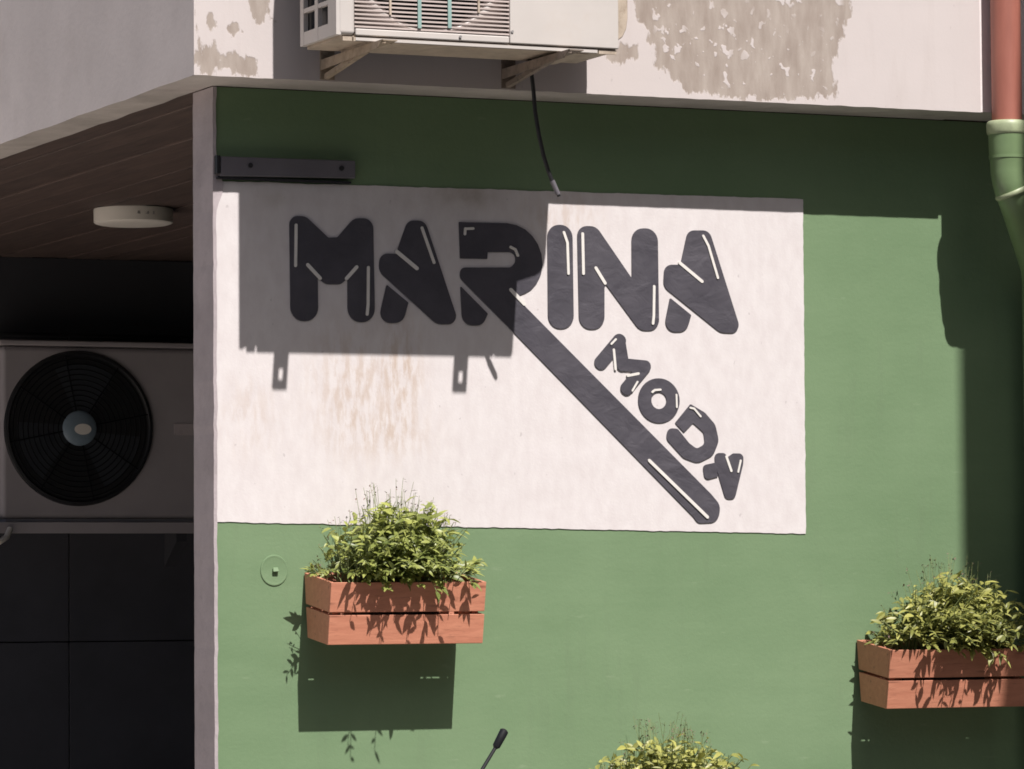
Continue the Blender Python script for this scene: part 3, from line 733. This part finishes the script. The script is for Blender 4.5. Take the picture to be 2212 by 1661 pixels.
# elbow: socket body, then bends away to the right
z0 = Z - .034
path = [(0, 0, 0), (0, 0, -.04), (0, 0, -.062), (0, 0, -.068), (0, 0, -.10), (.002, -.002, -.125), (.008, -.001, -.145), (.019, .006, -.165), (.042, .026, -.192), (.090, .072, -.245), (.138, .116, -.300), (.166, .142, -.335), (.178, .156, -.37), (.180, .160, -.41)]
rad = [.0495, .048, .0475, .0462, .0445, .0435, .0425, .041, .0400, .0395, .0395, .0395, .0395, .0395]
MB().tube([(px_ + a_, PY + b_, z0 + c_) for a_, b_, c_ in path], rad, 40).build('elbow', M['pipegreen'], DP, smooth=True)
mb = MB()
mb.tube([(px_, PY, z0 - .0555), (px_, PY, z0 - .0635)], [.0484, .0484], 40)
mb.build('socket_ring', M['pipegreen'], DP, smooth=True)
e0 = Vector((px_ + .0075, PY - .0035, z0 - .146)); e1 = Vector((px_ + .0125, PY - .004, z0 - .1575))
MB().tube([e0, e0.lerp(e1, .3), e0.lerp(e1, .7), e1], [.0440, .0462, .0462, .0435], 40).build('bead', M['rim'], DP, smooth=True)
MB().tube([(px_ + .180, PY + .160, z0 - .40), (px_ + .180, PY + .160, .15)], .0394, 32).build('lower_pipe', M['pipegreen'], DP, smooth=True)
for z in (.9, 4.2):
    xx = px_ + (.180 if z < 3 else 0); yy = PY + (.160 if z < 3 else 0)
    MB().tube([(xx, yy, z), (xx, yy, z + .025)], .0425, 32).tube([(xx, yy + .04, z + .012), (xx, -.0, z + .012)], .006, 8).build('pipe_clip', M['steel'], DP, smooth=True)

# ------------------------------------------------------------ porch lamp
ly = TW + 3.3
zl = ZS + .009
q = at(288, 445, 0)
# depth at which the sight line meets the ceiling
d = _f + _R * ((288 - 1106) / FOC) - _U * ((452 - 830.5) / FOC)
t_ = (zl - CAM[2]) / d.z; lx, ly = CAM[0] + t_ * d.x, CAM[1] + t_ * d.y
PL = thing('ceiling_lamp', 'round white unlit surface lamp on the dark wooden porch ceiling', 'lamp', (lx, ly, zl))
mb = MB(); lathe(mb, [((lx, ly, zl - .050), .02), ((lx, ly, zl - .050), .112), ((lx, ly, zl - .047), .122), ((lx, ly, zl - .044), .127), ((lx, ly, zl - .006), .128), ((lx, ly, zl), .127), ((lx, ly, zl), .02)], 64)
mb.f.append(tuple(range(64))[::-1])
mb.build('lamp_housing', M['lamp'], PL, smooth=True)
for px, w in ((303, .008), (318, .006), (331, .005)):
    q = at(px, 457, ly - .128)
    MB().box(q.x - w, q.x + w, ly - .1275 + (abs(q.x - lx) ** 2) / .26, ly - .11, zl - .026, zl - .016).build('vent_slot', M['steel'], PL)

# ------------------------------------------------------------ air conditioner in the porch
FY = 4.80
X0 = at(2, 900, FY).x; Z0 = at(100, 1120, FY).z; Z1 = at(100, 735, FY).z; X1 = X0 + (Z1 - Z0) * 1.28
A2 = thing('air_conditioner', 'grey outdoor air conditioner with big black fan grille in the shaded porch', 'air conditioner', ((X0 + X1) / 2, 5.1, Z0))
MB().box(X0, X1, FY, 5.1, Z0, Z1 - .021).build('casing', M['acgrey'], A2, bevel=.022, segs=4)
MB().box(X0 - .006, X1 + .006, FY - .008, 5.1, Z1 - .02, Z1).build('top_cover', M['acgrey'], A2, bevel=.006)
q = at(172, 925, FY - .01); R2 = .274
n = 72; vs = []; fs = []
for r_, y in ((R2 + .008, FY - .0003), (R2 + .004, FY - .010), (R2 - .006, FY - .012), (R2 - .012, FY - .004), (R2 - .014, FY - .0008)):
    for i in range(n): vs.append((q.x + r_ * cos(2 * pi * i / n), y, q.z + r_ * sin(2 * pi * i / n)))
for k in range(4):
    for i in range(n): j = (i + 1) % n; fs.append((k * n + i, k * n + j, (k + 1) * n + j, (k + 1) * n + i))
MB().add(vs, fs).build('grille_ring', M['black'], A2, smooth=True)
MB().add([(q.x + (R2) * cos(2 * pi * i / n), FY - .0015, q.z + (R2) * sin(2 * pi * i / n)) for i in range(n)], [tuple(range(n))]).build('fan_opening', M['black'], A2)
mb = MB()
for k in range(1, 11):
    r_ = .062 + k * (R2 - .075) / 10.5
    pts = [(q.x + r_ * cos(2 * pi * i / 48), FY - .009, q.z + r_ * sin(2 * pi * i / 48)) for i in range(49)]
    mb.tube(pts, .0018, 4, False)
for k in range(8):
    a_ = k * pi / 4 + .2
    mb.tube([(q.x + .06 * cos(a_), FY - .009, q.z + .06 * sin(a_)), (q.x + (R2 - .008) * cos(a_), FY - .009, q.z + (R2 - .008) * sin(a_))], .0025, 4)
kind(mb.build('grille_wire', M['mattblack'], A2), 'stuff')
vs = []; fs = []
for k in range(3):
    a0 = k * 2 * pi / 3 + 2.9; b0 = len(vs)
    for i in range(7):
        a_ = a0 + i * .17
        vs += [(q.x + .05 * cos(a_), FY - .003, q.z + .05 * sin(a_)), (q.x + (R2 - .04) * cos(a_ + .15), FY - .0035, q.z + (R2 - .04) * sin(a_ + .15))]
    for i in range(6): fs.append((b0 + 2 * i, b0 + 2 * i + 1, b0 + 2 * i + 3, b0 + 2 * i + 2))
MB().add(vs, fs).build('fan', M['fan'], A2)
mb = MB(); prof = [(.064, FY - .008), (.063, FY - .014), (.055, FY - .019), (.03, FY - .022), (.001, FY - .023)]; vs = []; fs = []
for r_, y in prof:
    for i in range(36): vs.append((q.x + r_ * cos(2 * pi * i / 36), y, q.z + r_ * sin(2 * pi * i / 36)))
for k in range(4):
    for i in range(36): j = (i + 1) % 36; fs.append((k * 36 + i, k * 36 + j, (k + 1) * 36 + j, (k + 1) * 36 + i))
MB().add(vs, fs).build('fan_hub', M['hub'], A2, smooth=True)
MB().add([(q.x + .008 + .032 * cos(2 * pi * i / 24), FY - .0245, q.z - .004 + .020 * sin(2 * pi * i / 24)) for i in range(24)], [tuple(range(24))]).build('hub_label', M['lamp'], A2)
b0 = at(376, 915, FY); b1_ = at(412, 940, FY)
MB().box(b0.x, b1_.x + .05, FY - .003, FY - .0005, b1_.z, b0.z).build('badge', M['concrete'], A2)
MB().box(X0 + .02, X1 - .02, FY + .01, 5.09, Z0 - .012, Z0 - .001).build('base_rail', M['acgrey'], A2)
# its shelf
zs = at(200, 1122, 4.78).z; zs2 = at(200, 1152, 4.78).z
SH = thing('support_shelf', 'long pale metal support shelf under the shaded porch air conditioner', 'shelf', (X0, 5.2, zs2))
zs = Z0 - .0135
MB().box(X0 - .05, X1 + .05, 4.78, 4.786, zs2, zs).build('front_rail', M['acgrey'], SH, bevel=.001)
MB().box(X0 - .05, X1 + .05, 4.787, 5.198, zs - .006, zs - .001).build('shelf_plate', M['acgrey'], SH)
for px in (392, -20):
    q = at(px, 1180, 4.80); 
    MB().hexa([(q.x - .02, 4.80, zs2 - .03), (q.x + .02, 4.80, zs2 - .03), (q.x + .02, 4.93, zs2 - .12), (q.x - .02, 4.93, zs2 - .12), (q.x - .02, 4.80, zs - .007), (q.x + .02, 4.80, zs - .007), (q.x + .02, 4.93, zs - .007), (q.x - .02, 4.93, zs - .007)]).build('support_arm', M['porch'], SH)
pts = [at(-60, 1120, 4.72), at(-20, 1165, 4.72), at(0, 1170, 4.72), at(14, 1160, 4.74), at(22, 1142, 4.76)]
HZ = tag(MB().tube(pts, .011, 12).build('drain_hose', M['lamp'], None, smooth=True), 'short pale hose at the lower left corner of the porch air conditioner', 'hose')

# ------------------------------------------------------------ planters
BW = .408; TK = .009
# section corners (depth from wall, height)
TB, TF, BF, BB = (.004, .176), (.187, .151), (.160, .0), (.024, .017)
def lerp2(a, b, k): return (a[0] + (b[0] - a[0]) * k, a[1] + (b[1] - a[1]) * k)
def planter(loc, label):
    T = thing('planter_box', label, 'planter', (0, 0, 0), 'terracotta coloured wooden planters on the green wall')
    for k0, k1, ins in ((0, .475, .0), (.52, 1, .0)):
        f0 = lerp2(BF, TF, k0); f1 = lerp2(BF, TF, k1); b0 = lerp2(BB, TB, k0); b1 = lerp2(BB, TB, k1)
        # front board
        e = .0015 if k0 == 0 else 0
        MB().hexa([(0, -f0[0] - e, f0[1]), (BW, -f0[0] - e, f0[1]), (BW, -f0[0] + TK, f0[1]), (0, -f0[0] + TK, f0[1]),
                   (0, -f1[0] - e, f1[1]), (BW, -f1[0] - e, f1[1]), (BW, -f1[0] + TK, f1[1]), (0, -f1[0] + TK, f1[1])]).build('board', M['planter'], T, bevel=.0016)
        # back board
        MB().hexa([(TK + .001, -b0[0] - TK, b0[1]), (BW - TK - .001, -b0[0] - TK, b0[1]), (BW - TK - .001, -b0[0], b0[1]), (TK + .001, -b0[0], b0[1]),
                   (TK + .001, -b1[0] - TK, b1[1]), (BW - TK - .001, -b1[0] - TK, b1[1]), (BW - TK - .001, -b1[0], b1[1]), (TK + .001, -b1[0], b1[1])]).build('board', M['planter'], T, bevel=.001)
        for x0 in (0.0004, BW - TK - .0004):
            MB().hexa([(x0, -f0[0] + TK + .0005, f0[1] + .001), (x0 + TK, -f0[0] + TK + .0005, f0[1] + .001), (x0 + TK, -b0[0], b0[1]), (x0, -b0[0], b0[1]),
                       (x0, -f1[0] + TK + .0005, f1[1] + .001), (x0 + TK, -f1[0] + TK + .0005, f1[1] + .001), (x0 + TK, -b1[0], b1[1]), (x0, -b1[0], b1[1])]).build('board', M['planter'], T, bevel=.0012)
    # bottom boards with a drainage slot between them
    def bz(d_): k = (d_ - BB[0]) / (BF[0] - BB[0]); return BB[1] + (BF[1] - BB[1]) * k
    for d0, d1 in ((.086, .150), (.036, .072)):
        MB().hexa([(TK + .001, -d1, bz(d1) + .001), (BW - TK - .001, -d1, bz(d1) + .001), (BW - TK - .001, -d0, bz(d0) + .001), (TK + .001, -d0, bz(d0) + .001),
                   (TK + .001, -d1, bz(d1) + .009), (BW - TK - .001, -d1, bz(d1) + .009), (BW - TK - .001, -d0, bz(d0) + .009), (TK + .001, -d0, bz(d0) + .009)]).build('bottom_board', M['planter'], T)
    for x0 in (.012, BW - .026):
        MB().hexa([(x0, -.148, .012), (x0 + .014, -.148, .012), (x0 + .014, -.137, .012), (x0, -.137, .012), (x0, -.172, .14), (x0 + .014, -.172, .14), (x0 + .014, -.161, .14), (x0, -.161, .14)]).build('corner_batten', M['planter'], T)
    MB().box(.11, .30, -.150, -.040, .025, .13).build('liner_pot', M['pot'], T, bevel=.006)
    MB().box(.115, .295, -.146, -.044, .1305, .138).build('soil', M['soil'], T)
    T.location = loc
    T['label'] = label
    return T
def copy_tree(o, parent=None):
    c = o.copy(); COL.objects.link(c)
    if parent is not None: c.parent = parent
    for ch in list(o.children): copy_tree(ch, c)
    return c
q1 = at(657, 1237, -.004); q2 = at(1850, 1382, -.004); q3 = at(1245, 1742, -.004)
p1 = planter((q1.x, 0, q1.z - .176), 'terracotta planter box below the left part of the white sign')
locs = [p1.location.copy()]
for q, lab in ((q2, 'terracotta planter box at the right frame edge, its right end in shade'), (q3, 'terracotta planter box lowest on the wall, between the other two')):
    c = copy_tree(p1); c.location = (q.x, 0, q.z - .176); c['label'] = lab; locs.append(c.location.copy())

# ------------------------------------------------------------ plants
def leaf_verts(L, Wd, fold, curl):
    """ovate leaf along +x, normal +z"""
    out = [(0, 0, 0)]
    prof = ((.28, .8), (.55, 1.0), (.82, .55))
    for u_, w_ in prof:
        zc = -curl * u_ * u_ * L
        out += [(u_ * L, -w_ * Wd / 2, zc + fold * w_ * Wd * .5), (u_ * L, 0, zc), (u_ * L, w_ * Wd / 2, zc + fold * w_ * Wd * .5)]
    out.append((L, 0, -curl * L))
    f = [(0, 2, 1), (0, 3, 2)]
    for k in (1, 4): f += [(k, k + 1, k + 4, k + 3), (k + 1, k + 2, k + 5, k + 4)]
    f += [(7, 8, 10), (8, 9, 10)]
    return out, f
LEAF_MESH = []
for i in range(4):
    for mt in ('leafA', 'leafB'):
        v, f = leaf_verts(.036 + .004 * i, .013 + .0015 * (i % 3), .35, .15 + .12 * i)
        me = bpy.data.meshes.new('leaf'); me.from_pydata(v, [], f); me.materials.append(M[mt])
        a_ = me.attributes.new('tint', 'FLOAT', 'POINT'); a_.data.foreach_set('value', [.35 + .15 * i] * len(v))
        for p in me.polygons: p.use_smooth = True
        LEAF_MESH.append((mt, me))
def plant(loc, seed, label, mt, width=1.0, height=1.0, dense=1.0, nbig=60, tall=1.0):
    rnd = random.Random(seed)
    T = thing('potted_plant', label, 'plant', loc, 'leafy plants in the wall planters')
    L0 = Vector(loc)
    fol = MB(); tint = []; stm = MB(); bud = MB(); cand = []
    def frame(d, up):
        d = d.normalized(); s = d.cross(up)
        if s.length < 1e-3: s = Vector((1, 0, 0))
        s.normalize(); n_ = s.cross(d); return Matrix((d, -s, n_)).transposed()
    def addleaf(p, d, up, L, Wd, tn):
        v, f = leaf_verts(L, Wd, rnd.uniform(.15, .5), rnd.uniform(.0, .55))
        R = frame(d, up); fol.add([L0 + p + R @ Vector(q) for q in v], f); tint.extend([tn] * len(v))
    # stems rooted across the box, spreading into a mound (local: x along wall, y<0 outwards)
    n_st = int(200 * dense)
    for i in range(n_st):
        bx = rnd.uniform(-.15, .15) * width; by = -.095 + rnd.uniform(-.05, .05)
        ang = rnd.uniform(0, 2 * pi); rr = rnd.random() ** .6
        tx = bx * .95 + rr * cos(ang) * .125 * width; ty = by * .9 + rr * sin(ang) * .11 - .055 * (1 - abs(bx) / .2)
        e = (tx / (.225 * width)) ** 2 + ((ty + .14) / .175) ** 2
        hh = .185 * height * math.sqrt(max(.04, 1 - min(.96, e))) * rnd.uniform(.72, 1.08) + .02
        ty = min(ty, -.012); tx = max(-.205, min(.19, tx))
        p0 = Vector((bx, by, -.01)); p2 = Vector((tx, ty, hh)); p1_ = (p0 + p2) / 2 + Vector((rnd.uniform(-.01, .01), 0, .025))
        pts = [p0 * (1 - u_) ** 2 + p1_ * 2 * u_ * (1 - u_) + p2 * u_ * u_ for u_ in (0, .25, .5, .75, 1)]
        stm.tube([L0 + p for p in pts], [.0016, .0015, .0013, .0011, .0008], 4, False)
        nl = rnd.randint(5, 8)
        for k in range(nl):
            u_ = .30 + .70 * (k + rnd.random()) / nl
            p = p0 * (1 - u_) ** 2 + p1_ * 2 * u_ * (1 - u_) + p2 * u_ * u_
            a_ = rnd.uniform(0, 2 * pi); el = rnd.uniform(-.5, .8)
            d = Vector((cos(a_) * cos(el), sin(a_) * cos(el) - .12, sin(el)))
            if p.y > -.03 and d.y > 0: d.y *= -.6
            up = Vector((rnd.uniform(-.6, .6), rnd.uniform(-1.5, .1), 1))
            L = rnd.uniform(.018, .041); Wd = L * rnd.uniform(.24, .42)
            q = p + d.normalized() * L
            if q.y > -.006: d.y = -abs(d.y)
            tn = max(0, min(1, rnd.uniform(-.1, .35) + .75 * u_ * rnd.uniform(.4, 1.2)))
            addleaf(p, d, up, L, Wd, tn)
            if u_ > .6 and p.y < -.08: cand.append((p, d, up))
    for i in range(int(150 * dense)):
        x0 = rnd.gauss(.0, .055); p0 = Vector((x0, -.13, .0)); p2 = Vector((x0 + rnd.uniform(-.05, .05), -rnd.uniform(.18, .285), rnd.uniform(.03, .13) * height))
        pm = (p0 + p2) / 2 + Vector((0, .01, .035))
        pts = [p0 * (1 - u_) ** 2 + pm * 2 * u_ * (1 - u_) + p2 * u_ * u_ for u_ in (0, .25, .5, .75, 1)]
        stm.tube([L0 + p for p in pts], [.0014, .0013, .0012, .001, .0008], 4, False)
        for k in range(7):
            u_ = .4 + .6 * (k + rnd.random()) / 7; p = p0 * (1 - u_) ** 2 + pm * 2 * u_ * (1 - u_) + p2 * u_ * u_
            d = Vector((rnd.uniform(-1, 1), rnd.uniform(-1, .3), rnd.uniform(-.5, .6))); L = rnd.uniform(.014, .034)
            addleaf(p, d, Vector((rnd.uniform(-.6, .6), rnd.uniform(-1.2, .1), 1)), L, L * rnd.uniform(.24, .42), rnd.uniform(.1, .8))
    # sprigs hanging over the front rim and past the ends
    for i in range(int(44 * dense)):
        side = rnd.random()
        if side < .72: p0 = Vector((rnd.gauss(0, .075), -.15, .03)); dr = Vector((rnd.uniform(-.25, .25), -rnd.uniform(.4, 1), rnd.uniform(-.1, .5)))
        elif side < .75: p0 = Vector((-.17, rnd.uniform(-.14, -.04), .03)); dr = Vector((-1, rnd.uniform(-.3, .2), rnd.uniform(.0, .7)))
        elif side > .88: p0 = Vector((.17, rnd.uniform(-.14, -.04), .03)); dr = Vector((1, rnd.uniform(-.3, .2), rnd.uniform(.2, .9)))
        else: continue
        L = rnd.uniform(.045, .095) * (1 if side < .72 else .7); dr.normalize()
        pts = [p0 + dr * L * u_ + Vector((0, 0, -.35 * L * u_ * u_)) for u_ in (0, .33, .66, 1)]
        stm.tube([L0 + p for p in pts], [.0014, .0012, .001, .0008], 4, False)
        for k in range(5):
            p = pts[1].lerp(pts[3], rnd.random()); d = dr + Vector((rnd.uniform(-.9, .9), rnd.uniform(-.6, .3), rnd.uniform(-.8, .6)))
            addleaf(p, d, Vector((0, -.4, 1)), rnd.uniform(.02, .04), rnd.uniform(.008, .015), rnd.uniform(.2, .9))
    # long sprigs reaching outwards
    for (x, dx, z, L) in ((-.10, -.25, .06, .15), (-.05, .1, .07, .22), (-.03, -.15, .06, .20), (.03, -.1, .07, .21), (.07, .2, .06, .15), (-.15, -1.3, .04, .09), (.12, .5, .05, .12)):
        p0 = Vector((x, -.13, z)); dr = Vector((dx + rnd.uniform(-.1, .1), -1, rnd.uniform(.0, .3))).normalized()
        pts = [p0 + dr * L * u_ + Vector((0, 0, -.25 * L * u_ * u_)) for u_ in (0, .33, .66, 1)]
        stm.tube([L0 + p for p in pts], [.0015, .0013, .0011, .0008], 4, False)
        for k in range(9):
            u_ = .35 + .65 * k / 8; p = p0 + dr * L * u_ + Vector((0, 0, -.25 * L * u_ * u_)); sd_ = 1 if k % 2 else -1
            d = dr * .7 + dr.cross(Vector((0, 0, 1))) * sd_ + Vector((0, 0, rnd.uniform(-.3, .3)))
            addleaf(p, d + Vector((rnd.uniform(-.4, .4), rnd.uniform(-.4, .4), 0)), Vector((0, -.4, 1)), rnd.uniform(.010, .028), rnd.uniform(.004, .009), rnd.uniform(.3, .9))
    # thin upright wisps with tiny buds
    for i in range(int(70 * tall)):
        x = rnd.gauss(0, .115) * width; x = max(-.225, min(.225, x)); y = -.10 + rnd.uniform(-.05, .06)
        top = (.238 - .9 * x * x / .225 * .9 ) * height * rnd.uniform(.85, 1.16)
        b_ = Vector((x * .85, y, top * .5)); t1 = Vector((x + rnd.uniform(-.02, .02), y + rnd.uniform(-.02, .02), top))
        t1.y = min(t1.y, -.01)
        stm.tube([L0 + b_, L0 + (b_ + t1) / 2 + Vector((rnd.uniform(-.004, .004), 0, 0)), L0 + t1], [.0009, .0007, .0005], 3, False)
        for k in range(3):
            p = t1.lerp(b_, rnd.uniform(0, .28)) + Vector((rnd.uniform(-.006, .006), rnd.uniform(-.004, .004), 0))
            d = Vector((rnd.uniform(-1, 1), rnd.uniform(-1, .2), rnd.uniform(-.2, .8))); R = frame(d, Vector((0, 0, 1)))
            v, f = leaf_verts(rnd.uniform(.005, .011), rnd.uniform(.003, .005), .3, .3)
            bud.add([L0 + p + R @ Vector(q) for q in v], f)
    fol.at['tint'] = tint
    fo = kind(fol.build('foliage', M[mt], T, smooth=True), 'stuff')
    kind(stm.build('stems', M['stem'], T), 'stuff'); kind(bud.build('buds', M['bud'], T), 'stuff')
    rnd.shuffle(cand); ms = [m_ for n_, m_ in LEAF_MESH if n_ == mt]
    for p, d, up in cand[:nbig]:
        o = bpy.data.objects.new('leaf', rnd.choice(ms)); COL.objects.link(o); o.parent = T
        R = frame(d + Vector((0, -.3, .1)), up); o.matrix_local = Matrix.Translation(p) @ R.to_4x4() @ Matrix.Scale(rnd.uniform(.7, 1.05), 4)
    return T
def pl_loc(l, dx=0): return (l.x + BW / 2 + dx, 0.0, l.z + .140)
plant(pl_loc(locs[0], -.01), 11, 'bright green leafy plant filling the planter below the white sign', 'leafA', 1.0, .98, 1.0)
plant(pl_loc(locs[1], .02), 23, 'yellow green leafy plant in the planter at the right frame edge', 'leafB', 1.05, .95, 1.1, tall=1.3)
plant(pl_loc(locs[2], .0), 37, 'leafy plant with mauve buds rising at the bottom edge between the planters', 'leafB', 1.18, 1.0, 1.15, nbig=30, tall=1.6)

# ------------------------------------------------------------ parked car, of which only the aerial reaches into view
cy = -4.2
tip = at(1091, 1576, cy); d1 = at(1072, 1612, cy); low = at(1040, 1661, cy)
dirv = (low - tip).normalized()
zroof = 1.47
root = tip + dirv * ((tip.z - zroof) / -dirv.z)
CR = thing('parked_car', 'parked dark car of which only the black whip aerial shows at the bottom edge', 'car', (root.x, cy, 0))
MB().tube([tip, tip + dirv * .002, tip.lerp(d1, .3), d1, d1 + dirv * .003], [.0035, .0062, .0062, .0055, .003], 12).build('aerial_tip', M['black'], CR, smooth=True)
MB().tube([d1, root], [.0026, .0034], 8).build('aerial_rod', M['black'], CR, smooth=True)
MB().tube([root + Vector((0, 0, .02)), root + Vector((0, 0, -.004))], [.011, .02], 12).build('aerial_base', M['black'], CR, smooth=True)
rx = root.x
def loft(secs, name, mat):
    mb = MB(); k = len(secs[0]);
    for s_ in secs: mb.v += s_
    for i in range(len(secs) - 1):
        for j in range(k): a_ = i * k + j; b_ = i * k + (j + 1) % k; mb.f.append((a_, b_, b_ + k, a_ + k))
    mb.f.append(tuple(range(k))[::-1]); mb.f.append(tuple((len(secs) - 1) * k + j for j in range(k)))
    return mb.build(name, mat, CR, bevel=.03)
yc = cy
secs = []
for x, zt_, hw in ((-.75, .78, .72), (-.6, .92, .80), (-.1, .96, .84), (1.3, .98, .85), (2.6, .94, .84), (3.2, .80, .80), (3.4, .6, .70)):
    secs.append([(rx + x, yc - hw, .25), (rx + x, yc + hw, .25), (rx + x, yc + hw + .02, .6), (rx + x, yc + hw - .06, zt_), (rx + x, yc - hw + .06, zt_), (rx + x, yc - hw - .02, .6)])
loft(secs, 'body', M['carpaint'])
secs = []
for x, zt_, hw in ((-.55, .97, .74), (-.12, 1.44, .60), (.5, 1.47, .60), (1.5, 1.44, .60), (2.2, .985, .72)):
    secs.append([(rx + x, yc - hw - .06 * (zt_ > 1.1), .93), (rx + x, yc + hw + .06 * (zt_ > 1.1), .93), (rx + x, yc + hw, zt_), (rx + x, yc - hw, zt_)])
loft(secs, 'cabin', M['glass'])
MB().box(rx - .10, rx + 1.45, yc - .59, yc + .59, 1.455, 1.475).build('roof', M['carpaint'], CR, bevel=.01)
for x in (0.05, 2.55):
    for s_ in (-1, 1):
        w_ = MB().tube([(rx + x, yc + s_ * .70, .31), (rx + x, yc + s_ * .88, .31)], .31, 28).build('wheel', M['rubber'], CR)
        MB().tube([(rx + x, yc + s_ * .881, .31), (rx + x, yc + s_ * .89, .31)], .19, 20).build('rim', M['steel'], w_)
